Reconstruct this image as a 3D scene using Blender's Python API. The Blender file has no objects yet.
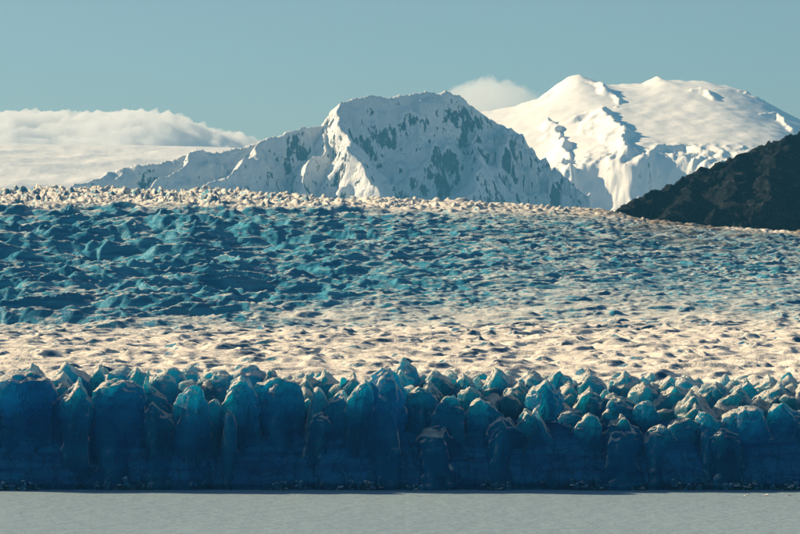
import bpy, math, random
import numpy as np
from mathutils import Vector

SC = bpy.context.scene
COL = SC.collection
R = math.radians

# ------------------------------------------------------------------ camera, sky, sun, exposure
CAM_H = 60.0                      # lookout above the lake
F = 3600.0                        # focal length in photo pixels (800 px wide)
PITCH = math.atan(43.0 / F)
cam = bpy.data.cameras.new('camera')
cam.sensor_width = 36.0
cam.lens = F / 800.0 * 36.0
cam.clip_start = 1.0
cam.clip_end = 120000.0
cam_ob = bpy.data.objects.new('camera', cam)
cam_ob.location = (0, 0, CAM_H)
cam_ob.rotation_euler = (math.pi / 2 + PITCH, 0, 0)
COL.objects.link(cam_ob)
SC.camera = cam_ob

SUN_AZ = 64.0                     # degrees to the left of the view direction
SUN_EL = 24.0
world = bpy.data.worlds.new('World')
SC.world = world
world.use_nodes = True
wn, wl = world.node_tree.nodes, world.node_tree.links
sky = wn.new('ShaderNodeTexSky')
sky.sky_type = 'NISHITA'
sky.sun_disc = False
sky.sun_elevation = R(SUN_EL)
sky.sun_rotation = R(-SUN_AZ)
sky.altitude = 300
sky.air_density = 1.0
sky.dust_density = 0.8
sky.ozone_density = 2.5
tint = wn.new('ShaderNodeMix')
tint.data_type = 'RGBA'
tint.blend_type = 'MULTIPLY'
tint.inputs[0].default_value = 1.0
tint.inputs[7].default_value = (0.83, 0.86, 0.82, 1)
wl.new(sky.outputs[0], tint.inputs[6])
wl.new(tint.outputs[2], wn['Background'].inputs[0])
wn['Background'].inputs[1].default_value = 0.05

sun = bpy.data.lights.new('sun', 'SUN')
sun.energy = 5.0
sun.angle = R(0.5)
sun.color = (1.0, 0.77, 0.47)
sun_ob = bpy.data.objects.new('sun', sun)
S = Vector((-math.cos(R(SUN_EL)) * math.sin(R(SUN_AZ)), math.cos(R(SUN_EL)) * math.cos(R(SUN_AZ)), math.sin(R(SUN_EL))))
sun_ob.rotation_euler = S.to_track_quat('Z', 'Y').to_euler()
sun_ob.location = (-500, 1500, 900)
COL.objects.link(sun_ob)

SC.view_settings.view_transform = 'Standard'
SC.view_settings.look = 'None'
SC.view_settings.exposure = 0.85
SC.view_settings.gamma = 1.0
SC.render.engine = 'CYCLES'
SC.cycles.max_bounces = 16
SC.cycles.volume_bounces = 14
SC.cycles.use_denoising = True

# ------------------------------------------------------------------ helpers
rng = np.random.default_rng(7)
PERM = rng.permutation(256)
PERM = np.concatenate([PERM, PERM, PERM])
G2 = np.array([(math.cos(a), math.sin(a)) for a in np.linspace(0, 2 * math.pi, 64, endpoint=False)])
g3 = rng.normal(size=(256, 3))
G3 = g3 / np.linalg.norm(g3, axis=1)[:, None]


def fade(t):
    return t * t * t * (t * (t * 6 - 15) + 10)


def noise2(x, y):
    xi = np.floor(x).astype(np.int64); yi = np.floor(y).astype(np.int64)
    xf = x - xi; yf = y - yi
    xi &= 255; yi &= 255
    u = fade(xf); v = fade(yf)

    def g(ix, iy, dx, dy):
        h = PERM[PERM[ix] + iy] & 63
        return G2[h, 0] * dx + G2[h, 1] * dy
    a = g(xi, yi, xf, yf); b = g(xi + 1, yi, xf - 1, yf)
    c = g(xi, yi + 1, xf, yf - 1); d = g(xi + 1, yi + 1, xf - 1, yf - 1)
    return 1.5 * ((a + u * (b - a)) * (1 - v) + (c + u * (d - c)) * v)


def noise3(x, y, z):
    xi = np.floor(x).astype(np.int64); yi = np.floor(y).astype(np.int64); zi = np.floor(z).astype(np.int64)
    xf = x - xi; yf = y - yi; zf = z - zi
    xi &= 255; yi &= 255; zi &= 255
    u = fade(xf); v = fade(yf); w = fade(zf)

    def g(i, j, k, dx, dy, dz):
        q = G3[PERM[PERM[PERM[xi + i] + yi + j] + zi + k]]
        return q[..., 0] * dx + q[..., 1] * dy + q[..., 2] * dz
    def lerp(a, b, t):
        return a + t * (b - a)
    x00 = lerp(g(0, 0, 0, xf, yf, zf), g(1, 0, 0, xf - 1, yf, zf), u)
    x10 = lerp(g(0, 1, 0, xf, yf - 1, zf), g(1, 1, 0, xf - 1, yf - 1, zf), u)
    x01 = lerp(g(0, 0, 1, xf, yf, zf - 1), g(1, 0, 1, xf - 1, yf, zf - 1), u)
    x11 = lerp(g(0, 1, 1, xf, yf - 1, zf - 1), g(1, 1, 1, xf - 1, yf - 1, zf - 1), u)
    return 1.6 * lerp(lerp(x00, x10, v), lerp(x01, x11, v), w)


def fbm2(x, y, o=4, gain=0.5):
    s = 0; a = 1.0
    for i in range(o):
        s = s + a * noise2(x + 17.3 * i, y - 9.1 * i)
        a *= gain; x = x * 2.03; y = y * 2.03
    return s


def ridged2(x, y, o=4, gain=0.5):
    s = 0; a = 1.0; w = 1.0
    for i in range(o):
        n = 1 - np.abs(noise2(x + 31.7 * i, y + 5.3 * i))
        n = n * n * w
        s = s + a * n
        w = np.clip(n * 1.6, 0, 1)
        a *= gain; x = x * 2.1; y = y * 2.1
    return s


def worley2(x, y, jitter=0.9, seed=0):
    """distance to the nearest and second nearest feature point, and the nearest cell's random number"""
    xi = np.floor(x).astype(np.int64); yi = np.floor(y).astype(np.int64)
    d1 = np.full(x.shape, 9.0); d2 = d1.copy(); rid = np.zeros(x.shape)
    for dx in (-1, 0, 1):
        for dy in (-1, 0, 1):
            cx = xi + dx; cy = yi + dy
            h = PERM[PERM[(cx + seed) & 255] + (cy & 255)]
            h2 = PERM[h + 91]; h3 = PERM[h2 + 40]
            px = cx + 0.5 + jitter * (h / 255.0 - 0.5); py = cy + 0.5 + jitter * (h2 / 255.0 - 0.5)
            d = np.hypot(px - x, py - y)
            near = d < d1
            d2 = np.where(near, d1, np.minimum(d2, d))
            rid = np.where(near, h3 / 255.0, rid)
            d1 = np.where(near, d, d1)
    return d1, d2, rid


def sstep(a, b, x):
    t = np.clip((x - a) / (b - a + 0.0), 0, 1)
    return t * t * (3 - 2 * t)


def at(u, v, Y):
    """the place Y metres out that the photo shows at pixel u, v"""
    u = np.asarray(u, float); v = np.asarray(v, float); Y = np.asarray(Y, float)
    el = PITCH + np.arctan((267.0 - v) / F)
    z = CAM_H + Y * np.tan(el)
    ax = Y * math.cos(PITCH) + (z - CAM_H) * math.sin(PITCH)
    return (u - 400.0) / F * ax, z


def mesh_object(name, verts, faces, mat, parent=None, smooth=True):
    me = bpy.data.meshes.new(name)
    verts = np.ascontiguousarray(verts, dtype=np.float32)
    faces = np.ascontiguousarray(faces, dtype=np.int32)
    nv, nf, k = len(verts), len(faces), faces.shape[1]
    me.vertices.add(nv); me.vertices.foreach_set('co', verts.ravel())
    me.loops.add(nf * k); me.loops.foreach_set('vertex_index', faces.ravel())
    me.polygons.add(nf)
    me.polygons.foreach_set('loop_start', np.arange(0, nf * k, k, dtype=np.int32))
    me.polygons.foreach_set('use_smooth', np.full(nf, smooth, dtype=bool))
    me.update(calc_edges=True)
    me.materials.append(mat)
    ob = bpy.data.objects.new(name, me)
    COL.objects.link(ob)
    if parent is not None:
        ob.parent = parent
    return ob


def grid_faces(nr, nc, wrap=False):
    i = np.arange(nr - 1)[:, None]; j = np.arange(nc if wrap else nc - 1)[None, :]
    a = i * nc + j; b = i * nc + (j + 1) % nc
    return np.stack([a, b, b + nc, a + nc], -1).reshape(-1, 4)


def grid_object(name, X, Y, Z, mat, parent=None):
    nr, nc = X.shape
    return mesh_object(name, np.stack([X, Y, Z], -1).reshape(-1, 3), grid_faces(nr, nc), mat, parent)


def tag(ob, label=None, category=None, kind=None, group=None):
    if label: ob['label'] = label
    if category: ob['category'] = category
    if kind: ob['kind'] = kind
    if group: ob['group'] = group
    return ob


# ------------------------------------------------------------------ materials
class NT:
    def __init__(self, name):
        self.m = bpy.data.materials.new(name)
        self.m.use_nodes = True
        self.t = self.m.node_tree
        self.n = self.t.nodes
        self.n.clear()
        self.out = self.n.new('ShaderNodeOutputMaterial')

    def new(self, typ, **kw):
        nd = self.n.new(typ)
        for k, v in kw.items():
            setattr(nd, k, v)
        return nd

    def link(self, a, b):
        self.t.links.new(a, b)

    def setin(self, node, key, val):
        if hasattr(val, 'is_linked') or isinstance(val, bpy.types.NodeSocket):
            self.link(val, node.inputs[key])
        else:
            node.inputs[key].default_value = val

    def noise(self, scale, detail=4, rough=0.55, vec=None, dist=0.0):
        nd = self.new('ShaderNodeTexNoise')
        nd.inputs['Scale'].default_value = scale
        nd.inputs['Detail'].default_value = detail
        nd.inputs['Roughness'].default_value = rough
        nd.inputs['Distortion'].default_value = dist
        if vec is not None:
            self.link(vec, nd.inputs['Vector'])
        return nd.outputs['Fac']

    def math(self, op, a, b=0.0, c=None, clamp=False):
        nd = self.new('ShaderNodeMath', operation=op, use_clamp=clamp)
        self.setin(nd, 0, a); self.setin(nd, 1, b)
        if c is not None:
            self.setin(nd, 2, c)
        return nd.outputs[0]

    def ramp(self, val, a, b, lo=0.0, hi=1.0):
        nd = self.new('ShaderNodeMapRange', interpolation_type='SMOOTHSTEP')
        self.setin(nd, 0, val)
        for i, x in enumerate((a, b, lo, hi)):
            nd.inputs[i + 1].default_value = x
        return nd.outputs[0]

    def mix(self, fac, a, b):
        nd = self.new('ShaderNodeMix', data_type='RGBA')
        self.setin(nd, 0, fac); self.setin(nd, 6, a); self.setin(nd, 7, b)
        return nd.outputs[2]

    def bump(self, h, dist, strength=1.0, normal=None):
        nd = self.new('ShaderNodeBump')
        nd.inputs['Strength'].default_value = strength
        nd.inputs['Distance'].default_value = dist
        self.link(h, nd.inputs['Height'])
        if normal is not None:
            self.link(normal, nd.inputs['Normal'])
        return nd.outputs[0]

    def pos(self, scale=None):
        g = self.new('ShaderNodeNewGeometry')
        if scale is None:
            return g.outputs['Position']
        mp = self.new('ShaderNodeVectorMath', operation='MULTIPLY')
        self.link(g.outputs['Position'], mp.inputs[0])
        mp.inputs[1].default_value = scale
        return mp.outputs[0]

    def nz(self):
        g = self.new('ShaderNodeNewGeometry')
        s = self.new('ShaderNodeSeparateXYZ')
        self.link(g.outputs['Normal'], s.inputs[0])
        return s.outputs['Z']


def rgba(r, g, b):
    return (r, g, b, 1.0)


def ice_material(name, crust_lo, crust_hi, deep, mid, crust, scale, translucency, bump_d, dirt=0.0, wob=0.35, rim=0.0, face=0.0):
    """blue glacier ice on steep, freshly broken faces and a white weathered rind on faces that look up"""
    t = NT(name)
    p = t.pos()
    nz = t.nz()
    n1 = t.noise(0.05 * scale, 5, 0.6, p)
    n2 = t.noise(0.6 * scale, 4, 0.6, p)
    m = t.math('ADD', nz, t.math('MULTIPLY', t.math('SUBTRACT', n2, 0.5), wob))
    m = t.math('ADD', m, t.math('MULTIPLY', t.math('SUBTRACT', n1, 0.5), wob))
    if face:                                                          # calved lake side is fresh; other weathered sides have sunlight painted in
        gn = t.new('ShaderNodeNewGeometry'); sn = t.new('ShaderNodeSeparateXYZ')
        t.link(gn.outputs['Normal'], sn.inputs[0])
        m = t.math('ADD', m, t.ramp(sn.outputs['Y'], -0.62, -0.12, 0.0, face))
    fac = t.ramp(m, crust_lo, crust_hi)
    if rim:                                                           # bubbly edges, with bright sunlit rims put into the colour
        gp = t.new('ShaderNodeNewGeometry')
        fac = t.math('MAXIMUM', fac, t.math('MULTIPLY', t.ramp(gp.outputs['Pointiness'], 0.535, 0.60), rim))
    bands = t.noise(1.0, 3, 0.5, t.pos((0.03, 0.03, 0.35)))          # dense and bubbly layers
    blue = t.mix(t.ramp(bands, 0.35, 0.68), rgba(*deep), rgba(*mid))
    blue = t.mix(t.ramp(n1, 0.35, 0.75, 0.0, 0.5), blue, rgba(*mid))
    col = t.mix(fac, blue, rgba(*crust))
    if dirt:
        d = t.noise(0.02, 6, 0.7, t.pos((1.0, 2.2, 1.0)))
        col = t.mix(t.ramp(d, 0.58, 0.75, 0.0, dirt), col, rgba(0.20, 0.16, 0.12))
    b = t.new('ShaderNodeBsdfPrincipled')
    t.link(col, b.inputs['Base Color'])
    t.link(t.ramp(fac, 0, 1, 0.38, 0.75), b.inputs['Roughness'])
    b.inputs['IOR'].default_value = 1.31
    b.inputs['Specular IOR Level'].default_value = 0.3
    h = t.math('ADD', t.noise(0.45 * scale, 6, 0.62, p), t.math('MULTIPLY', t.noise(2.2 * scale, 3, 0.5, p), 0.35))
    cr = t.math('ABSOLUTE', t.math('SUBTRACT', t.noise(1.0, 3, 0.55, t.pos((0.16, 0.16, 0.045))), 0.5))
    cr2 = t.math('ABSOLUTE', t.math('SUBTRACT', t.noise(1.0, 2, 0.5, t.pos((0.10, 0.10, 0.22))), 0.5))
    h = t.math('ADD', h, t.math('ADD', t.ramp(cr, 0.0, 0.022, 0.0, 0.7), t.ramp(cr2, 0.0, 0.014, 0.0, 0.5)))
    nb = t.bump(h, bump_d)
    t.link(nb, b.inputs['Normal'])
    if translucency:
        tr = t.new('ShaderNodeBsdfTranslucent')
        tr.inputs['Color'].default_value = rgba(0.03, 0.80, 0.92)
        t.link(nb, tr.inputs['Normal'])
        ms = t.new('ShaderNodeMixShader')
        t.link(t.ramp(fac, 0, 1, translucency, translucency * 0.5), ms.inputs[0])
        t.link(b.outputs[0], ms.inputs[1]); t.link(tr.outputs[0], ms.inputs[2])
        t.link(ms.outputs[0], t.out.inputs['Surface'])
        va = t.new('ShaderNodeVolumeAbsorption')                     # thick ice swallows red, then green
        va.inputs['Color'].default_value = rgba(0.06, 0.70, 0.88)
        va.inputs['Density'].default_value = 0.42
        t.link(va.outputs[0], t.out.inputs['Volume'])
    else:
        t.link(b.outputs[0], t.out.inputs['Surface'])
    return t.m


def snow_rock_material(name, lo, hi, rock_a, rock_b, snow, scale, relief=14.0):
    t = NT(name)
    p = t.pos()
    nz = t.nz()
    n1 = t.noise(0.010 * scale, 6, 0.62, p)
    n2 = t.noise(0.085 * scale, 6, 0.7, t.pos((1, 0.5, 0.3)))
    m = t.math('ADD', nz, t.math('MULTIPLY', t.math('SUBTRACT', n1, 0.5), 0.35))
    m = t.math('ADD', m, t.math('MULTIPLY', t.math('SUBTRACT', n2, 0.5), 0.85))
    fac = t.ramp(m, lo, hi)
    rock = t.mix(t.ramp(n2, 0.35, 0.65), rgba(*rock_a), rgba(*rock_b))
    col = t.mix(fac, rock, rgba(*snow))
    b = t.new('ShaderNodeBsdfPrincipled')
    t.link(col, b.inputs['Base Color'])
    b.inputs['Roughness'].default_value = 0.8
    b.inputs['Specular IOR Level'].default_value = 0.25
    h = t.math('ADD', n2, t.math('MULTIPLY', n1, 1.2))
    t.link(t.bump(h, relief / scale), b.inputs['Normal'])
    t.link(b.outputs[0], t.out.inputs['Surface'])
    return t.m


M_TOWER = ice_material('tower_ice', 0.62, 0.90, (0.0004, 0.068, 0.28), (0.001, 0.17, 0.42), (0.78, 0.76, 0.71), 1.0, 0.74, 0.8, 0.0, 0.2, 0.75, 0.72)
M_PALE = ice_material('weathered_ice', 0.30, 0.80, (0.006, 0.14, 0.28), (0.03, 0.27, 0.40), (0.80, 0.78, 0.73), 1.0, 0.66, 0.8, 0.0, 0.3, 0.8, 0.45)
M_WALL = ice_material('wall_ice', 0.80, 1.05, (0.0004, 0.060, 0.19), (0.001, 0.135, 0.30), (0.74, 0.72, 0.68), 1.0, 0.0, 0.5, 0.0, 0.2)
M_FLOE = ice_material('floe_ice', -0.9, 0.2, (0.25, 0.45, 0.52), (0.35, 0.55, 0.60), (0.86, 0.86, 0.85), 2.0, 0.0, 0.1, 0.0, 0.2)
M_RUBBLE = ice_material('crushed_ice', 0.6, 1.0, (0.006, 0.11, 0.24), (0.02, 0.19, 0.33), (0.70, 0.72, 0.72), 2.0, 0.2, 0.3, 0.0, 0.3)


def surface_material():
    """the top of the glacier: weathered plain, freshly broken icefall with shade in its blue, seracs paled as sunlit; dirt bands towards the rock"""
    t = NT('glacier_surface')
    p = t.pos()
    sp = t.new('ShaderNodeSeparateXYZ')
    t.link(p, sp.inputs[0])
    n0 = t.noise(0.016, 5, 0.65, t.pos((0.6, 0.9, 0.2)))
    n1 = t.noise(0.03, 5, 0.6, p)
    n2 = t.noise(0.30, 4, 0.6, p)
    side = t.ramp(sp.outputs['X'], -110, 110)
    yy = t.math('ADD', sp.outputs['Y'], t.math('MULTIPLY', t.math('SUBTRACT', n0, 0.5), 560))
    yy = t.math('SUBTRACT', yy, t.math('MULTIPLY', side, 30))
    z1 = t.ramp(yy, 1780, 2230)  # icefall zone: bluer broken ice, with its shade put into the colours
    z2 = t.ramp(t.math('ADD', t.math('SUBTRACT', sp.outputs['Y'], t.math('MULTIPLY', side, 110)), t.math('MULTIPLY', t.math('SUBTRACT', n0, 0.5), 260)), 2720, 2880)  # serac zone: paler crust, sunlight on the belt put into the colour
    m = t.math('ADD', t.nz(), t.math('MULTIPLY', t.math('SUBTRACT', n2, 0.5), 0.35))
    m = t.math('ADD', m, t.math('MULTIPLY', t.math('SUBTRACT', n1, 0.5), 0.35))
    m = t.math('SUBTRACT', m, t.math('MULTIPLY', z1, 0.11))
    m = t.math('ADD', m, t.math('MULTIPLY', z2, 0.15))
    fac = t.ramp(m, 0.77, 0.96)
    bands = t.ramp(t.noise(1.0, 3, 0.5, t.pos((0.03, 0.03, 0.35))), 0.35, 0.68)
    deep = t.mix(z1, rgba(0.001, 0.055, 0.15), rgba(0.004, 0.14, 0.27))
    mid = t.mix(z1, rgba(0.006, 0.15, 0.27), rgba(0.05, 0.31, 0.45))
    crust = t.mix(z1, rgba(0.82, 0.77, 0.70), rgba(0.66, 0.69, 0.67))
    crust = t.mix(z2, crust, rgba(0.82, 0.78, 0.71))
    blue = t.mix(bands, deep, mid)
    blue = t.mix(t.ramp(n1, 0.35, 0.75, 0.0, 0.5), blue, mid)
    col = t.mix(fac, blue, crust)
    d = t.noise(0.02, 6, 0.7, t.pos((1.0, 2.2, 1.0)))
    near_rock = t.math('MULTIPLY', t.ramp(sp.outputs['X'], 20, 200), t.ramp(sp.outputs['Y'], 2300, 2800))
    df = t.math('ADD', t.ramp(d, 0.56, 0.75, 0.0, 0.35), t.math('MULTIPLY', near_rock, t.ramp(d, 0.38, 0.62, 0.0, 0.75)), clamp=True)
    col = t.mix(df, col, rgba(0.16, 0.125, 0.095))
    b = t.new('ShaderNodeBsdfPrincipled')
    t.link(col, b.inputs['Base Color'])
    t.link(t.ramp(fac, 0, 1, 0.42, 0.75), b.inputs['Roughness'])
    b.inputs['IOR'].default_value = 1.31
    b.inputs['Specular IOR Level'].default_value = 0.3
    h = t.math('ADD', t.noise(0.25, 6, 0.62, p), t.math('MULTIPLY', t.noise(1.3, 3, 0.5, p), 0.35))
    t.link(t.bump(h, 0.9), b.inputs['Normal'])
    t.link(b.outputs[0], t.out.inputs['Surface'])
    return t.m


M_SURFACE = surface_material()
M_PEAK = snow_rock_material('peak_snow_and_rock', 0.37, 0.42, (0.025, 0.042, 0.065), (0.09, 0.11, 0.135), (0.88, 0.88, 0.88), 1.0)
M_DOME = snow_rock_material('dome_snow', 0.30, 0.55, (0.06, 0.07, 0.09), (0.14, 0.15, 0.16), (0.86, 0.83, 0.79), 0.6, 1.0)


def rock_material():
    t = NT('dark_rock')
    p = t.pos()
    n1 = t.noise(0.02, 6, 0.65, p)
    n2 = t.noise(0.12, 6, 0.65, p)
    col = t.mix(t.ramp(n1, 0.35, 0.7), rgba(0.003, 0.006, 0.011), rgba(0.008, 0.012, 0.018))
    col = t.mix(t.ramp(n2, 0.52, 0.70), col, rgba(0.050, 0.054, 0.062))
    b = t.new('ShaderNodeBsdfPrincipled')
    t.link(col, b.inputs['Base Color'])
    b.inputs['Roughness'].default_value = 0.9
    b.inputs['Specular IOR Level'].default_value = 0.2
    b.inputs['Specular IOR Level'].default_value = 0.06
    t.link(t.bump(t.math('ADD', t.math('ADD', n2, n1), t.math('MULTIPLY', t.noise(0.4, 4, 0.6, p), 0.4)), 9.0), b.inputs['Normal'])
    t.link(b.outputs[0], t.out.inputs['Surface'])
    return t.m


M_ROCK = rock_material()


def lake_material():
    t = NT('silty_water')
    p = t.pos()
    big = t.noise(0.012, 3, 0.5, t.pos((1, 0.35, 1)))
    col = t.mix(t.ramp(big, 0.3, 0.7), rgba(0.235, 0.335, 0.41), rgba(0.255, 0.355, 0.425))
    b = t.new('ShaderNodeBsdfPrincipled')
    t.link(col, b.inputs['Base Color'])
    b.inputs['Roughness'].default_value = 0.6
    b.inputs['IOR'].default_value = 1.33
    b.inputs['Specular IOR Level'].default_value = 0.5
    h = t.math('ADD', t.noise(0.55, 4, 0.6, t.pos((0.8, 1.0, 1))), t.math('MULTIPLY', t.noise(0.12, 3, 0.5, p), 2.0))
    t.link(t.bump(h, 0.35), b.inputs['Normal'])
    t.link(b.outputs[0], t.out.inputs['Surface'])
    return t.m


# ------------------------------------------------------------------ lake
lx = np.linspace(-1500, 1500, 13); ly = np.concatenate([np.linspace(-600, 1000, 9), np.linspace(1100, 1320, 5)])
LX, LY = np.meshgrid(lx, ly)
lake = grid_object('lake', LX, LY, np.zeros_like(LX), lake_material())
tag(lake, 'pale grey silty lake water in front of the ice cliff', 'lake', 'structure')

# ------------------------------------------------------------------ glacier: the ice sheet
glacier = bpy.data.objects.new('glacier', None)
glacier.location = (0, 1250, 0)
COL.objects.link(glacier)
tag(glacier, 'huge crevassed blue glacier ending in a wall of ice towers at the lake', 'glacier')

US = np.array([-150, 0, 100, 150, 210, 270, 350, 450, 520, 600, 650, 720, 800, 950], float)
ROWS = [  # distance out, the photo row it shows at for each of US
    (1214, [430, 430, 430, 430, 430, 430, 430, 440, 450, 455, 455, 455, 455, 455]),
    (1236, [394, 394, 394, 394, 394, 394, 394, 400, 412, 416, 416, 416, 416, 416]),
    (1285, [375, 375, 375, 375, 375, 375, 375, 377, 381, 384, 385, 386, 387, 388]),
    (1330, [371, 371, 371, 371, 371, 370, 370, 370, 371, 372, 372, 373, 374, 376]),
    (2050, [328, 328, 328, 327, 327, 327, 326, 324, 323, 322, 322, 322, 322, 322]),
    (2350, [268, 268, 266, 266, 268, 270, 269, 268, 268, 270, 274, 276, 278, 278]),
    (2700, [219, 219, 217, 217, 216, 217, 217, 220, 222, 224, 229, 233, 238, 242]),
    (3150, [192, 191, 191, 195, 191, 197, 200, 203, 207, 211, 222, 230, 235, 240]),
    (3230, [194, 193, 193, 197, 193, 199, 202, 205, 209, 213, 224, 232, 237, 242]),
    (3600, [215, 215, 215, 215, 215, 215, 215, 215, 218, 220, 228, 236, 240, 245]),
]
NR, NCOL = 1165, 630
yrow = np.concatenate([np.linspace(1216, 2050, 550, endpoint=False), np.linspace(2050, 2700, 440, endpoint=False), np.linspace(2700, 3250, 160, endpoint=False), np.linspace(3250, 3600, 15)])
ucol = np.linspace(-110, 910, NCOL)
U, Yg = np.meshgrid(ucol, yrow)
X = (U - 400.0) / F * Yg * (1 + 0.0002)
ctrl = np.stack([at(ucol, np.interp(ucol, US, v), Yc)[1] for Yc, v in ROWS])       # rows x columns
yc = np.array([r[0] for r in ROWS], float)
k = np.clip(np.searchsorted(yc, yrow, side='right') - 1, 0, len(yc) - 2)
tt = ((yrow - yc[k]) / (yc[k + 1] - yc[k]))[:, None]
Zb = ctrl[k] * (1 - tt) + ctrl[k + 1] * tt
ker = np.ones(41) / 41                                              # soften the kinks along the flow
pad = np.pad(Zb, ((20, 20), (0, 0)), mode='edge')
cs = np.cumsum(np.vstack([np.zeros((1, NCOL)), pad]), 0)
Zb = (cs[41:] - cs[:-41]) / 41.0

left = 1 - sstep(80, 680, U)                                       # the icefall heaves more on the left
w_plain = 1 - sstep(1900 - 0 * U, 2180 + 160 * (1 - left), Yg + 60 * noise2(X / 60, Yg / 90) - 60 * (1 - left))
w_top = sstep(2760 + 130 * (1 - left), 2860 + 130 * (1 - left), Yg + 70 * noise2(X / 45 + 9, Yg / 60) + 40 * noise2(X / 120, Yg / 70 + 3))
w_mid = np.clip(1 - w_plain - w_top, 0, 1)

wx = X + 10 * noise2(X / 50 + 5, Yg / 40) + 2 * noise2(X / 12, Yg / 9 + 8)
wy = Yg + 12 * noise2(X / 60, Yg / 50 + 11) + 2.5 * noise2(X / 16 + 4, Yg / 10)
# gentle whalebacks cut by steep steps that face the lake
ph = noise2(wx / 34, wy / 60)
def steps(px, py, ax, ay, k1, k2, rise, seed):
    """broken lines of small ice steps: their phase, and where along the line they stand up"""
    sw = (wy / py + k1 * noise2(wx / ax + seed, wy / ay) + k2 * noise2(wx / (ax * 3), wy / ay + seed)) % 1.0
    return (1 - sw) ** 1.2 * sstep(0.0, rise, sw) * sstep(-0.15, 0.35, noise2(wx / px + seed * 2, wy / (py * 1.2) + seed))
plain = 0.8 * ph + 1.9 * steps(13, 48, 19, 70, 0.32, 0.5, 0.08, 3.0) + 1.35 * steps(9, 31, 14, 50, 0.3, 0.5, 0.11, 11.0) + 0.9 * steps(7, 19, 10, 40, 0.3, 0.4, 0.24, 23.0) + 0.15 * fbm2(wx / 6, wy / 6, 3)
plain = plain + (1 - left) * 0.9 * steps(16, 40, 22, 60, 0.32, 0.5, 0.09, 37.0)
# icefall: piled waves of broken ice
swell = noise2(X / 85 + 2, Yg / 70 + 5)
wv = ridged2(wx / 22 + 3, wy / 19, 3, 0.46)
step2 = steps(16, 36, 18, 45, 0.5, 0.5, 0.10, 51.0) + 0.6 * steps(9, 21, 11, 30, 0.4, 0.4, 0.14, 67.0)
d1, d2, cid = worley2(wx / 6.0, wy / 7)
blocks = np.clip((d2 - d1) * 2.2, 0, 1) * cid ** 2
heave = ridged2(X / 72 + 13 + 0.3 * noise2(X / 30, Yg / 30), Yg / 55 + 2, 2, 0.4) - 0.75
mid = left * (7 * swell + 9 * heave) + (1.5 + 0.5 * left) * (wv - 0.9) + (1.8 + 0.8 * noise2(wx / 40 + 6, wy / 60)) * step2 + 0.8 * blocks + 0.8 * fbm2(wx / 8, wy / 4, 3)
# upper band: small pointed seracs
e1, e2, eid = worley2(wx / 7.0 + 50, wy / 13 + 20, 0.95, 3)
f1, f2, fid = worley2(wx / 5.0 + 5 + 0.3 * noise2(wx / 3, wy / 3), wy / 9 + 2, 0.95, 8)
spike = np.clip(e2 - e1, 0, .6) * (1.0 + 10.0 * eid ** 2.2) + np.clip(f2 - f1, 0, .6) * (1.0 + 4.0 * fid ** 2)
top = spike * (0.34 + 0.60 * left) + 1.2 * fbm2(wx / 5, wy / 5, 3) + 4.0 * noise2(X / 40, Yg / 50)
edge = sstep(1220, 1280, Yg)
fade_back = 1 - sstep(3200, 3260, Yg)
Zf = Zb + (w_plain * plain * (0.3 + 0.7 * edge) + w_mid * mid + w_top * top * fade_back)
c1, c2 = 550, 990
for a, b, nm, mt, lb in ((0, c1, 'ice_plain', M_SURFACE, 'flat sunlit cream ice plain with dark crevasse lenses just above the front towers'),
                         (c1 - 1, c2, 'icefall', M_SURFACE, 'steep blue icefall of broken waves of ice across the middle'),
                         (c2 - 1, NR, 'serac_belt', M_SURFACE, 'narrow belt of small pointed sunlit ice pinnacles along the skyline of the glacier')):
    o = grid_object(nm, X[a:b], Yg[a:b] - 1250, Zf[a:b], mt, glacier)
    o['label'] = lb


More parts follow.
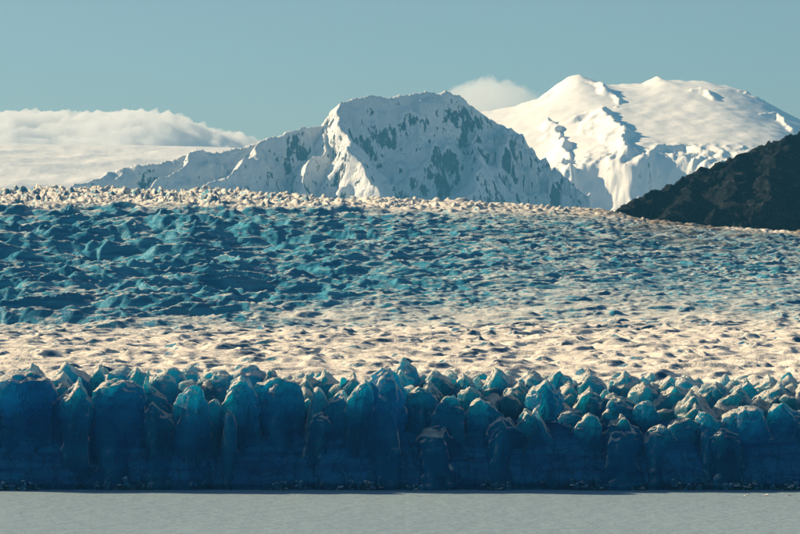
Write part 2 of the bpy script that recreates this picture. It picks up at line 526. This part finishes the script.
# ------------------------------------------------------------------ glacier: ice towers of the calving front
def tower_mesh(w, dep, H, rnd, n_top=2.2, z0=0.62, roof=None, lean=(0, 0), sharp=9.0, nside=6, flute=0.5, nth=60, nz=58, foot=-2.0, scoop=1.0, flare=0.35):
    """an upright block of broken ice: a few fracture planes round a leaning axis, flaring to the foot, closing in a dome or a faceted roof"""
    off = rnd.random(3) * 200
    th = np.linspace(0, 2 * math.pi, nth, endpoint=False)
    low = int(nz * 0.48)
    psi = np.linspace(0, math.pi / 2, nz - low)
    s = np.concatenate([np.linspace(0, z0, low, endpoint=False), z0 + (1 - z0) * np.sin(psi) ** (2 / n_top)])
    dm = np.concatenate([np.ones(low), np.cos(psi) ** (2 / n_top)])
    dm[-1] = 0.0
    zz = foot + (H - foot) * s
    ang = np.linspace(0, 2 * math.pi, nside, endpoint=False) + rnd.normal(0, 0.28, nside) + rnd.random() * 6
    hh = 0.78 + 0.26 * rnd.random(nside)
    tap = rnd.uniform(-0.06, 0.20, nside)
    TH, SS = np.meshgrid(th, s)
    dome = np.broadcast_to(dm[:, None], TH.shape)
    acc = 0
    for a, h, t_ in zip(ang, hh, tap):
        hi = h * (1 - t_ * SS)
        acc = acc + np.clip(np.cos(TH - a) / hi, 0, None) ** sharp
    r = np.clip(1 / np.maximum(acc, 1e-6) ** (1 / sharp), 0, 1.22) * (1 + flare * (1 - sstep(0.0, 0.62, SS)))
    topf = np.clip((SS - z0) / (1 - z0), 0, 1)
    x = lean[0] * w * SS + r * dome * np.cos(TH) * w / 2
    y = lean[1] * dep * SS + r * dome * np.sin(TH) * dep / 2
    z = np.broadcast_to(zz[:, None], x.shape).copy()
    if roof is not None:                                              # crest line and the slopes that fall from it
        xp, kl, kr, kf, kb = roof
        yp = 0.1 * dep
        zt = H - kl * np.clip(xp * w - x, 0, None) - kr * np.clip(x - xp * w, 0, None) - kf * np.clip(yp - y, 0, None) - kb * np.clip(y - yp, 0, None)
        zt = np.maximum(zt, foot + 0.3 * (H - foot))
        z = foot + (z - foot) * (zt - foot) / (H - foot)
    nx, ny = np.cos(TH), np.sin(TH)
    amp = np.clip(dome * 1.4, 0.0, 1)
    n1 = noise3(x / 8 + off[0], y / 8 + off[1], z / 12 + off[2])
    n2 = noise3(x / 2.6 + off[1], y / 2.6 + off[2], z / 8.0 + off[0])
    n3 = noise3(x / 1.3 + off[2], y / 1.3 + off[0], z / 1.3 + off[1])
    n4 = noise3(x / 4.0 + off[0], y / 4.0, z / 4.5 + off[1])
    n5 = noise3(x / 3.2 + off[1], y / 3.2 + off[0], z / 2.4)
    tq = n1 * 3.2 + 0.4 * n4; tf = np.floor(tq); spall = (tf + sstep(0.72, 1.0, tq - tf)) / 3.2
    d = scoop * (0.8 * n1 + 1.7 * spall - 1.1 * np.abs(n4) + 0.3 + 0.45 * n5) + flute * (0.5 - np.abs(n2) * 1.6) + 0.20 * n3
    notch = -1.6 * (1 - sstep(0.5, 2.4, z)) * (0.7 + 0.6 * n1)       # the lake eats into the foot
    x = x + nx * (d * amp + notch); y = y + ny * (d * amp + notch)
    z = z + topf * (1.1 * n4 + 0.5 * n5 + 0.3 * n3) * scoop
    z[-1] = z[-2].mean()
    return np.stack([x, y, z], -1).reshape(-1, 3), grid_faces(nz, nth, True)


# photo column of the middle, width, photo row of the top, distance out, depth factor, top exponent, shoulder, peak offset, label
FRONT = [
    (27, 56, 373, 1208, 2.6, .78, .02, 'broad blunt dark blue tower at the far left end of the front'),
    (70, 42, 379, 1206, 1.5, .80, .22, 'tower whose crest rises like a wedge beside the broad leftmost tower'),
    (-12, 44, 392, 1204, 2.0, .7, 0, 'cut-off tower at the left frame edge'),
    (116, 54, 381, 1205, 2.8, .74, -.05, 'smooth round-topped dark tower between two wedge-shaped ones'),
    (149, 40, 377, 1212, 1.3, .62, -.12, 'pointed teal tower with a thin front fin'),
    (158, 34, 402, 1203, 1.6, .68, -.15, 'low pointed fin standing before the teal tower'),
    (190, 40, 385, 1205, 2.6, .72, 0, 'evenly domed tower with a dark band under its head'),
    (241, 50, 374, 1208, 1.5, .60, -.02, 'steep triangular tower with a bright left edge'),
    (214, 15, 397, 1203, 1.2, .55, 0, 'thin needle of pale ice before a rounded tower'),
    (228, 13, 408, 1202, 1.2, .6, 0, 'small stubby needle at the foot of the triangular tower'),
    (281, 50, 379, 1205, 2.6, .74, 0, 'broad dome-headed tower left of the dark cleft'),
    (335, 42, 390, 1206, 1.6, .66, .18, 'tower with a crooked pale crest right of the dark cleft'),
    (318, 26, 405, 1203, 1.5, .66, .1, 'low shoulder of ice beside the dark cleft'),
    (361, 34, 380, 1207, 1.4, .66, .1, 'narrow ramp-topped tower leaning on the tallest dome'),
    (386, 46, 369, 1206, 2.6, .66, -.06, 'tallest smooth dome-shaped tower near the middle of the front'),
    (419, 36, 386, 1208, 1.5, .70, 0, 'snow-capped stump right of the tallest dome'),
    (452, 32, 394, 1207, 2.4, .72, 0, 'small bright teal dome above the dark wall'),
    (440, 50, 424, 1203, 2.0, .7, 0, 'low bulging buttress of dark ice below the teal dome'),
    (485, 44, 396, 1207, 1.5, .66, -.1, 'peaked tower with a stepped right shoulder'),
    (504, 36, 413, 1203, 1.7, .68, -.05, 'lower pointed buttress with a lit left edge'),
    (546, 34, 381, 1213, 1.4, .62, 0, 'dark blue thorn-shaped tower set back behind the front row'),
    (527, 22, 408, 1206, 1.8, .7, 0, 'narrow block beneath the dark thorn-shaped tower'),
    (547, 36, 409, 1204, 1.3, .60, -.25, 'tower with a long slope falling to its right'),
    (570, 36, 409, 1206, 2.3, .74, 0, 'round-shouldered tower in the middle of the right half'),
    (593, 30, 412, 1203, 1.8, .70, -.1, 'slim buttress beside a round-shouldered tower'),
    (618, 50, 396, 1213, 2.4, .76, 0, 'wide pale teal dome set behind the right-hand front row'),
    (622, 48, 414, 1203, 1.9, .76, 0, 'wide low dark tower before the pale teal dome'),
    (649, 30, 399, 1210, 2.0, .74, 0, 'block with a cracked dark right side next to the wide teal dome'),
    (658, 36, 426, 1203, 2.0, .74, 0, 'low dark buttress under the cracked block'),
    (688, 42, 420, 1204, 2.8, .82, 0, 'flat-topped tower with a glowing turquoise rim'),
    (708, 28, 410, 1209, 2.3, .7, 0, 'small rounded block perched above the flat-topped tower'),
    (722, 36, 424, 1203, 1.5, .66, 0, 'pointed buttress below the leaning slab'),
    (752, 54, 405, 1207, 2.2, .74, .05, 'big leaning heart-shaped slab near the right end'),
    (782, 34, 402, 1206, 1.6, .78, .02, 'dark upright pillar near the right frame edge'),
    (806, 44, 412, 1204, 2.2, .78, 0, 'last tower cut off by the right frame edge'),
    (307, 24, 399, 1211, 2.0, .7, 0, 'recessed block at the back of the dark cleft'),
    (850, 60, 405, 1206, 2.2, .74, 0, None), (-60, 60, 385, 1206, 2.2, .74, 0, None),
]
SECOND = [
    (10, 44, 371, 1226, 1.6, .8, .1), (58, 34, 375, 1222, 1.5, .8, .1), (74, 58, 363, 1234, 1.6, .8, -.15), (97, 18, 368, 1228, 1.3, .7, .1),
    (30, 40, 366, 1244, 1.8, .75, 0), (136, 22, 369, 1226, 1.3, .6, 0), (168, 28, 371, 1228, 2.2, .75, 0), (214, 44, 374, 1222, 2.2, .75, .1),
    (190, 40, 367, 1240, 2, .8, 0), (248, 44, 367, 1236, 2, .8, 0), (270, 30, 372, 1228, 1.6, .8, 0), (303, 34, 374, 1228, 1.6, .8, .1),
    (120, 40, 371, 1236, 2, .8, 0), (402, 44, 362, 1232, 2.0, .7, -.1), (404, 26, 373, 1222, 1.8, .7, -.1), (437, 36, 371, 1230, 1.7, .75, -.1),
    (428, 28, 383, 1220, 1.7, .75, 0), (464, 30, 376, 1230, 1.7, .75, 0), (496, 46, 367, 1238, 1.3, .7, 0), (470, 28, 386, 1220, 1.6, .75, 0),
    (515, 36, 384, 1226, 1.4, .7, .1), (530, 40, 372, 1238, 1.6, .75, 0), (566, 34, 384, 1226, 1.6, .75, .1), (560, 40, 371, 1242, 1.6, .75, 0),
    (590, 34, 391, 1222, 1.6, .75, 0), (590, 44, 374, 1240, 1.6, .75, 0), (345, 40, 374, 1226, 1.4, .7, .2), (322, 30, 372, 1232, 1.4, .7, .1),
    (640, 40, 383, 1228, 1.5, .75, .1), (625, 40, 374, 1242, 1.5, .75, 0), (668, 44, 388, 1226, 1.5, .75, .1), (665, 46, 377, 1244, 1.5, .75, .1),
    (700, 50, 394, 1218, 1.4, .7, -.1), (712, 44, 382, 1234, 1.4, .7, .1), (735, 40, 390, 1224, 1.4, .7, .1), (745, 44, 380, 1240, 1.4, .75, .1),
    (776, 46, 386, 1228, 1.5, .75, .1), (770, 40, 377, 1246, 1.5, .75, 0), (803, 46, 384, 1230, 1.7, .75, 0), (-20, 50, 370, 1232, 1.7, .75, 0), (835, 50, 384, 1234, 1.7, .75, 0),
]


def place_tower(name, spec, rnd, second=False):
    """third last number of a spec: 2 and more is a dome, less is a wedge or a peak with its crest offset to one side"""
    u, w, v, Y, pt, z0, pk = spec[:7]
    Y = Y + rnd.uniform(-3.5, 3.5)
    v = v - (3 if second else 0)
    x, z = at(u, v, Y)
    wm = w / F * Y * 1.07
    dep = max(12.0, wm * rnd.uniform(0.8, 1.2)) if w > 20 else wm * 1.4
    big = w > 20
    roof = None
    if pt < 2.0:
        soft = 0.45 + 0.5 * (pt - 1.2)
        kl = rnd.uniform(.7, 1.3) * (1 + 1.5 * max(0, -pk * 3)) * (1.3 if pt < 1.4 else .8)
        kr = rnd.uniform(.7, 1.3) * (1 + 1.5 * max(0, pk * 3)) * (1.3 if pt < 1.4 else .8)
        roof = (pk, kl, kr, rnd.uniform(.1, .6), rnd.uniform(.1, .8))
        n_top = rnd.uniform(3.5, 6.0); z0 = max(z0, .74)
    else:
        n_top = pt
        if rnd.random() < .6:
            roof = (rnd.uniform(-.2, .2), rnd.uniform(0, .4), rnd.uniform(0, .4), rnd.uniform(0, .3), rnd.uniform(0, .5))
    Vt, fc = tower_mesh(wm, dep, float(z), rnd, n_top, z0, roof, (rnd.uniform(-.05, .05), rnd.uniform(.0, .10)), sharp=rnd.uniform(5, 10) if pt > 1.9 else rnd.uniform(10, 24),
                        nside=rnd.integers(4, 7), flute=rnd.uniform(0.25, 0.6), scoop=1.0 if big else 0.35, foot=-2.0,
                        nth=(50 if second else 64) if big else 36, nz=(48 if second else 60) if big else 40, flare=rnd.uniform(.2, .45) if big else .2)
    o = mesh_object(name, Vt, fc, M_PALE if second else M_TOWER, glacier)
    o.location = (float(x), Y - 1250 + dep * 0.30, 0)
    return o


rnd = np.random.default_rng(21)
for sp in FRONT:
    o = place_tower('ice_tower', sp, rnd)
    if sp[7]:
        o['label'] = sp[7]
for sp in SECOND:
    place_tower('ice_pinnacle', sp, rnd, True)

# a slab that leans to the right out of the dark cleft
for u, w, v, Y, ln, lb in ((303, 13, 373, 1212, 1.5, 'thin pale slab leaning right above the dark cleft'),):
    x, z = at(u, v, Y)
    Vt, fc = tower_mesh(w / F * Y, 13.0, float(z), rnd, 4.0, .8, (.1, .5, 1.0, .05, .3), (ln, .05), 18, 4, .2, 40, 60, -2.0, .35, .3)
    o = mesh_object('ice_slab', Vt, fc, M_PALE, glacier)
    o.location = (float(x), Y - 1250, 0)
    o['label'] = lb

# tilted blocks jumbled between the towers and the plain
for i in range(240):
    u = rnd.uniform(-60, 860) if i < 110 else rnd.uniform(400, 860)
    Y = rnd.uniform(1222, 1262) if i % 3 else rnd.uniform(1250, 1310)
    rt = float(sstep(380, 560, u))
    vtop = np.interp(Y, [1220, 1245, 1310], [386 + 16 * rt, 374 + 10 * rt, 369 + 4 * rt]) + rnd.uniform(-6, 4)
    x, z = at(u, vtop, Y)
    w = rnd.uniform(4, 10) + 3 * rt
    H = rnd.uniform(7, 13)
    roof = (rnd.uniform(-.3, .3), rnd.uniform(.1, 1.2), rnd.uniform(.1, 1.2), rnd.uniform(.1, .8), rnd.uniform(.1, .8))
    Vt, fc = tower_mesh(w, w * rnd.uniform(.45, 1.4), H, rnd, rnd.uniform(2.5, 6), .6, roof, (0, 0), 18, rnd.integers(4, 6), .2, 26, 24, -8.0, 0.35, .2)
    o = mesh_object('ice_block', Vt, fc, M_PALE, glacier)
    o.rotation_euler = (rnd.uniform(-.35, .35), rnd.uniform(-.55, .55), rnd.uniform(0, 6.28))
    o.location = (float(x), Y - 1250, float(z) - H)

# the solid ice wall between the towers
wxs = np.linspace(-210, 210, 640); wzs = np.linspace(-2, 23, 50)
WX, WZ = np.meshgrid(wxs, wzs)
wq = 3.2 * noise2(WX / 13, WZ / 34) + 0.5 * noise2(WX / 5, WZ / 8 + 9); wf = np.floor(wq)
WY = 1200.4 + 2.6 * noise2(WX / 30 + 5, WZ / 60) + 1.1 * (wf + sstep(0.7, 1.0, wq - wf)) + 0.9 * noise2(WX / 5, WZ / 12 + 4) + 0.35 * fbm2(WX / 2.2, WZ / 2.2, 3)
WY = WY + 0.03 * WZ + 0.026 * WZ ** 2 + 1.5 * (1 - sstep(0.4, 2.2, WZ))
o = grid_object('ice_wall', WX, WY - 1250, WZ, M_WALL, glacier)
o['label'] = 'solid dark blue ice wall showing in the clefts between the towers'

# crushed ice heaped along the foot of the wall and floes on the lake
def small_block(name, u, Y, zc, w, H, mat, parent, tilt=.4):
    roof = (rnd.uniform(-.3, .3), rnd.uniform(.2, 1.2), rnd.uniform(.2, 1.2), rnd.uniform(.1, .8), rnd.uniform(.1, .8))
    Vt, fc = tower_mesh(w, w * rnd.uniform(.6, 1.2), H, rnd, rnd.uniform(2.2, 5), .5, roof, (0, 0), 16, rnd.integers(4, 6), .12, 14, 11, 0.0, 0.15, .3)
    Vt[:, 2] = np.where(Vt[:, 2] < 0, 0, Vt[:, 2])
    o = mesh_object(name, Vt, fc, mat, parent)
    o.rotation_euler = (rnd.uniform(-tilt, tilt), rnd.uniform(-tilt, tilt), rnd.uniform(0, 6.28))
    o.location = (float(at(u, 480, Y)[0]), Y - (1250 if parent else 0), zc)
    return o


HEAPS = [(20, 26, 4), (115, 22, 6), (150, 14, 4), (285, 26, 4), (365, 30, 7), (420, 16, 3), (490, 22, 4), (578, 9, 10), (600, 22, 5), (628, 20, 5), (690, 34, 9), (745, 24, 5), (785, 18, 5)]
for u0, su, hz_ in HEAPS:
    for i in range(int(6 + su * .6)):
        small_block('ice_rubble', u0 + rnd.normal(0, su * .5), 1196.5 + rnd.uniform(0, 4.0), rnd.uniform(-0.8, max(0.3, hz_ * .55) * rnd.random()), rnd.uniform(1.4, 4.2), rnd.uniform(1.0, 3.0), M_RUBBLE, glacier)
for u, Y, w, lb in ((746, 1164, 3.0, 'white ice floe at the left of the three floating off the right wall'),
                    (766, 1163, 3.4, 'white ice floe in the middle of the three floating off the right wall'),
                    (789, 1164, 5.0, 'white ice floe nearest the right frame edge, rightmost of the three')):
    o = small_block('ice_floe', u, Y, -0.25, w, 1.0, M_FLOE, None, .06)
    tag(o, lb, 'ice floe', None, 'ice floes on the lake')

# ------------------------------------------------------------------ mountains
def ridge_height(X, Y, lines, soft=0.0):
    """height of a range built from crest lines [(points, slope towards the lake, slope behind, exponent, slope off the ends)]"""
    best = np.full(X.shape, -1e9); dist = np.full(X.shape, 1e9)
    for pts, sf, sb, ex, *lat in lines:
        P = np.array(pts, float)
        for a, b in zip(P[:-1], P[1:]):
            ab = b[:2] - a[:2]
            t = np.clip(((X - a[0]) * ab[0] + (Y - a[1]) * ab[1]) / (ab @ ab), 0, 1)
            px, py = a[0] + t * ab[0], a[1] + t * ab[1]
            d = np.hypot(X - px, Y - py)
            zc = a[2] + t * (b[2] - a[2])
            sl = np.where(Y < py, sf, sb)
            g = np.hypot(sl * (Y - py), (lat[0] if lat else sl) * (X - px))
            h = zc - g * (np.maximum(d, 1) / 300.0) ** (ex - 1)
            dist = np.where(h > best, d, dist)
            best = np.maximum(best, h)
    return best, dist


def crest(uvY):
    out = []
    for u, v, Y in uvY:
        x, z = at(u, v, Y)
        out.append((float(x), Y, float(z)))
    return out


def mountain(name, u0, u1, Y0, Y1, nr, nc, lines, mat, zmin, amp, nscale, label, category, warp=1.0, smooth_amp=0.0):
    ys = np.linspace(Y0, Y1, nr); us = np.linspace(u0, u1, nc)
    Um, Ym = np.meshgrid(us, ys)
    Xm = (Um - 400) / F * Ym
    ww = nscale * 0.35 * warp
    Xw = Xm + ww * fbm2(Xm / nscale + 3, Ym / nscale, 3); Yw = Ym + ww * fbm2(Xm / nscale, Ym / nscale + 9, 3)
    Z, D = ridge_height(Xw, Yw, lines)
    calm = 0.25 + 0.75 * np.clip(D / (nscale * 0.7), 0, 1)
    Z = Z + calm * amp * (ridged2(Xm / nscale, Ym / nscale, 5, 0.5) - 1.0) + smooth_amp * noise2(Xm / (nscale * 2.2), Ym / (nscale * 2.2) + 4)
    Z = Z + 0.22 * amp * calm * (ridged2(Xm / (nscale * .22) + 7, Ym / (nscale * .22), 3, 0.55) - 1.0)
    Z = np.maximum(Z, zmin + 10 * noise2(Xm / 200, Ym / 200))
    o = grid_object(name, Xm, Ym, Z, mat)
    tag(o, label, category, 'structure')
    return o


# central peak with its long left ridge
pk = crest([(60, 192, 11300), (80, 184, 11344), (105, 174, 11399), (130, 166, 11454), (170, 160, 11542), (205, 150, 11619), (240, 147, 11696), (262, 141, 11744), (300, 128, 11828), (326, 123, 11885), (336, 113, 11907), (345, 104, 11927), (358, 98, 11955), (380, 95, 12004), (405, 92, 12059), (428, 90, 12109), (444, 91, 12144), (457, 96, 12173), (470, 105, 12202), (485, 115, 12235), (495, 130, 12257), (508, 151, 12285), (524, 174, 12320), (545, 207, 12367)])
spur1 = crest([(484, 118, 12232), (478, 140, 12032), (474, 165, 11832), (470, 200, 11632)])
spur2 = crest([(346, 102, 11929), (338, 125, 11769), (352, 150, 11569), (372, 175, 11409), (385, 200, 11289)])
spur3 = crest([(425, 92, 12103), (432, 120, 11863), (440, 150, 11703), (436, 185, 11503)])
spur4 = crest([(262, 141, 11744), (240, 160, 11544), (225, 175, 11424), (200, 192, 11304)])
spur5 = crest([(205, 150, 11619), (170, 172, 11419), (150, 190, 11299)])
spur6 = crest([(328, 123, 11889), (318, 150, 11689), (310, 180, 11449)])
mountain('snow_peak', 30, 590, 10600, 13000, 330, 430,
         [(pk, 1.45, 0.8, 1.0), (spur1, 1.7, 1.3, 1.0), (spur2, 1.5, 1.3, 1.0), (spur4, 1.1, 1.0, 1.0), (spur5, 1.1, 1.0, 1.0), (spur6, 1.4, 1.2, 1.0)],
         M_PEAK, 330, 42, 190, 'steep snow and rock peak with a long left ridge behind the glacier', 'mountain', 0.5)

# broad ice dome to the right
dm = crest([(430, 122, 15900), (470, 112, 16000), (510, 106, 16000), (538, 98, 16000), (556, 83, 16000), (570, 76, 16000), (580, 73, 16000), (592, 77, 16000), (606, 83, 16000), (640, 84, 16100), (650, 79, 16100), (657, 76, 16100),
            (664, 80, 16100), (700, 82, 16200), (735, 88, 16100), (760, 98, 16000), (780, 106, 15900), (800, 115, 15800), (900, 140, 15600)])
def dome():
    ys = np.linspace(11900, 17000, 300); us = np.linspace(400, 910, 380)
    Um, Ym = np.meshgrid(us, ys)
    Xm = (Um - 400) / F * Ym
    C = np.array(dm)
    xs = np.linspace(-400, 3000, 1200)
    prof = np.interp(xs, C[:, 0], C[:, 2])
    step = xs[1] - xs[0]
    prof = prof + 7 * noise2(xs / 90, xs * 0) + 3 * noise2(xs / 35 + 4, xs * 0)
    levels = [0, 70, 180, 380]
    sm = []
    for w_ in levels:
        k_ = max(1, int(w_ / step)) * 2 + 1
        ker_ = np.hanning(k_ + 2)[1:-1]; ker_ /= ker_.sum()
        sm.append(np.convolve(np.pad(prof, k_ // 2, mode='edge'), ker_, 'valid'))
    d = 16100 - Ym
    q = np.clip(d / 350, 0, 2.999)
    k_ = q.astype(int); fr = q - k_
    vals = np.stack([np.interp(Xm, xs, a_) for a_ in sm])
    lo_ = np.take_along_axis(vals, k_[None], 0)[0]; hi_ = np.take_along_axis(vals, k_[None] + 1, 0)[0]
    zc = lo_ * (1 - fr) + hi_ * fr
    Z = zc - np.where(d > 0, 0.10 * d * (np.maximum(d, 1) / 300) ** 0.22, -0.4 * d)
    Z = Z + 26 * noise2(Xm / 700 + 4, Ym / 1500) * sstep(100, 900, np.abs(d)) + 6 * fbm2(Xm / 200, Ym / 330, 3) * sstep(60, 400, np.abs(d))
    # rock islands and ice cliffs that stand out of the snow, placed on the snow surface the photo shows them on
    Vr = 267 - F * np.tan(np.arctan((Z - CAM_H) / Ym) - PITCH)
    front = ys < 16100
    lines = []
    for pts in ISLANDS:
        line = []
        for u, v, up in pts:
            c_ = int(np.argmin(np.abs(us - u))); r_ = int(np.argmin(np.abs(Vr[front, c_] - v)))
            line.append((Xm[r_, c_], ys[r_], Z[r_, c_] + 0.8 * up))
        lines.append((line, 0.8, .3, 1.0, 0.7))
    Xw = Xm + 30 * fbm2(Xm / 200 + 3, Ym / 260, 3); Yw = Ym + 60 * fbm2(Xm / 260, Ym / 260 + 9, 3)
    R_, D_ = ridge_height(Xw, Yw, lines)
    R_ = R_ + 9 * (ridged2(Xm / 120, Ym / 160, 4) - 1)
    Z = np.maximum(Z, R_)
    Z = Z + 14 * (ridged2(Xm / 70, Ym / 110, 3) - 0.8) * sstep(2300, 2800, d)
    # the snow breaks off in a blue ice cliff above the valley
    Z = np.maximum(Z - 160 * sstep(2750, 3100, d + 260 * noise2(Xm / 260, Ym / 400)), 200)
    o = grid_object('ice_dome', Xm, Ym, Z, M_DOME)
    tag(o, 'broad cream snow dome with small summit knobs behind the dark ridge', 'mountain', 'structure')


ISLANDS = [[(574, 80, 6), (597, 86, 22), (612, 97, 26), (621, 107, 12)], [(575, 119, 25), (600, 114, 45), (615, 131, 50), (630, 156, 40)], [(552, 122, 20), (564, 148, 34), (570, 176, 30)],
           [(694, 91, 16), (704, 91, 26), (718, 100, 16)], [(726, 88, 5), (744, 93, 14), (758, 100, 8)], [(757, 113, 12), (775, 117, 24), (792, 131, 18)],
           [(640, 166, 24), (660, 153, 34), (685, 148, 34), (715, 156, 30), (736, 161, 20)], [(590, 182, 20), (615, 172, 30), (640, 176, 25)]]
dome()

# distant snow slope under the cloud, far left
sl = crest([(-120, 141, 15500), (0, 142, 15500), (60, 144, 15500), (120, 145, 15500), (200, 147, 15500), (300, 150, 15500)])
mountain('snow_slope', -140, 330, 12000, 16500, 120, 220, [(sl, 0.085, .3, 1.18)], M_DOME, 200, 7, 500,
         'smooth far snow slope under the cloud bank at the left', 'mountain', 0.35, 10)

# dark rock ridge on the right
rk = crest([(596, 216, 3330), (625, 208, 3420), (645, 197, 3500), (662, 189, 3560), (680, 179, 3620), (700, 172, 3680), (722, 164, 3740), (742, 154, 3800), (760, 150, 3840), (780, 140, 3880), (800, 129, 3920), (850, 108, 4000), (930, 90, 4100)])
rs1 = crest([(700, 172, 3680), (690, 195, 3520), (672, 212, 3400)])
rs2 = crest([(780, 140, 3880), (770, 175, 3640), (755, 205, 3440)])
rs3 = crest([(740, 155, 3800), (735, 185, 3560), (725, 210, 3410)])
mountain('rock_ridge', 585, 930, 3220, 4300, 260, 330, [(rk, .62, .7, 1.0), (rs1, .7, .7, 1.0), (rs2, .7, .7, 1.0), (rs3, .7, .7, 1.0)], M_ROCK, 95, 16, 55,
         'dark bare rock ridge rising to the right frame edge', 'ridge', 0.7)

# ground under and behind everything
gx = np.linspace(-8000, 8000, 33); gy = np.linspace(3560, 17300, 40)
GX, GY = np.meshgrid(gx, gy)
GZ = np.interp(GY, [3560, 6000, 11000, 60000], [60, 150, 300, 300]) + 30 * noise2(GX / 900, GY / 900)
tag(grid_object('snow_plain', GX, GY, GZ, M_DOME), 'snow covered high ground stretching away behind the glacier', 'snowfield', 'structure')

# ------------------------------------------------------------------ haze
def box_object(name, lo, hi, mat):
    v = np.array([(x, y, z) for z in (lo[2], hi[2]) for y in (lo[1], hi[1]) for x in (lo[0], hi[0])], float)
    f = np.array([(0, 2, 3, 1), (4, 5, 7, 6), (0, 1, 5, 4), (2, 6, 7, 3), (0, 4, 6, 2), (1, 3, 7, 5)])
    return mesh_object(name, v, f, mat, None, False)


t = NT('air')
pv = t.new('ShaderNodeVolumePrincipled')
pv.inputs['Color'].default_value = (0.12, 0.54, 1.0, 1)
pv.inputs['Density'].default_value = 2.1e-5
pv.inputs['Anisotropy'].default_value = 0.0
t.link(pv.outputs[0], t.out.inputs['Volume'])
hz = box_object('haze', (-8100, -700, -20), (8100, 17500, 1300), t.m)
tag(hz, 'thin pale blue air between the lake and the far mountains', 'haze', 'stuff')


# ------------------------------------------------------------------ clouds, beyond the haze
def cloud(name, pts, density, label, bump_s, bump_a, depth=1.2, aniso=0.3):      # density 0: thick vapour, drawn by its surface
    """a rolled bank of vapour along a line of (x, y, z, half height)"""
    P = np.array(pts, float)
    L = np.concatenate([[0], np.cumsum(np.linalg.norm(np.diff(P[:, :3], axis=0), axis=1))])
    n, m = 260, 90
    l = np.linspace(0, L[-1], n)
    c = np.stack([np.interp(l, L, P[:, i]) for i in range(4)], -1)
    th = np.linspace(0, 2 * math.pi, m, endpoint=False)
    rr = c[:, 3:4]
    x = c[:, 0:1] + 0 * th; y = c[:, 1:2] + depth * rr * np.cos(th); z = c[:, 2:3] + rr * np.sin(th)
    q = 0; a = 1.0; sc_ = bump_s
    for o_ in range(4):
        q = q + a * (0.55 - np.abs(noise3(x / sc_ + 7 * o_, y / sc_, z / sc_ * 1.3 + 3))); a *= 0.5; sc_ *= 0.45
    k_ = np.clip(rr / bump_a, 0, 1) * bump_a
    y = y + k_ * q * np.cos(th); z = z + k_ * q * np.sin(th); x = x + 0.3 * k_ * q
    t = NT(name + '_vapour')
    if not density:
        df = t.new('ShaderNodeBsdfDiffuse'); tr = t.new('ShaderNodeBsdfTranslucent'); ms = t.new('ShaderNodeMixShader')
        df.inputs[0].default_value = tr.inputs[0].default_value = (0.93, 0.92, 0.90, 1)
        ms.inputs[0].default_value = 0.4
        t.link(df.outputs[0], ms.inputs[1]); t.link(tr.outputs[0], ms.inputs[2]); t.link(ms.outputs[0], t.out.inputs['Surface'])
    pv = t.new('ShaderNodeVolumePrincipled')
    pv.inputs['Color'].default_value = (1, 1, 1, 1)
    pv.inputs['Density'].default_value = density
    pv.inputs['Anisotropy'].default_value = aniso
    if density:
        t.link(pv.outputs[0], t.out.inputs['Volume'])
    o = mesh_object(name, np.stack([x, y, z], -1).reshape(-1, 3), grid_faces(n, m, True), t.m)
    return tag(o, label, 'cloud')


def cpts(l):
    out = []
    for u, v, Y, h in l:
        x, z = at(u, v, Y)
        out.append((float(x), Y, float(z), h))
    return out


cloud('cloud_bank', cpts([(-170, 230, 20300, 610), (-60, 230, 20300, 610), (0, 230, 20300, 605), (40, 230, 20300, 612), (60, 230, 20300, 600), (100, 230, 20300, 596), (140, 230, 20300, 612), (172, 230, 20300, 595), (186, 231, 20300, 572), (205, 232, 20300, 548), (232, 233, 20300, 515), (262, 235, 20300, 470), (300, 238, 20300, 400), (360, 244, 20300, 330)]),
      0.008, 'long cream cloud bank lying over the snow slope at the left', 240, 80, 4.0, 0.0)
cloud('cloud_plume', cpts([(425, 112, 18600, 10), (445, 106, 18600, 45), (465, 103, 18600, 75), (490, 103, 18600, 80), (515, 106, 18600, 65), (540, 108, 18600, 40), (575, 110, 18600, 10)]),
      0.0018, 'wispy plume of blown snow cloud trailing right from the peak summit', 150, 80, 6.0, 0.2)
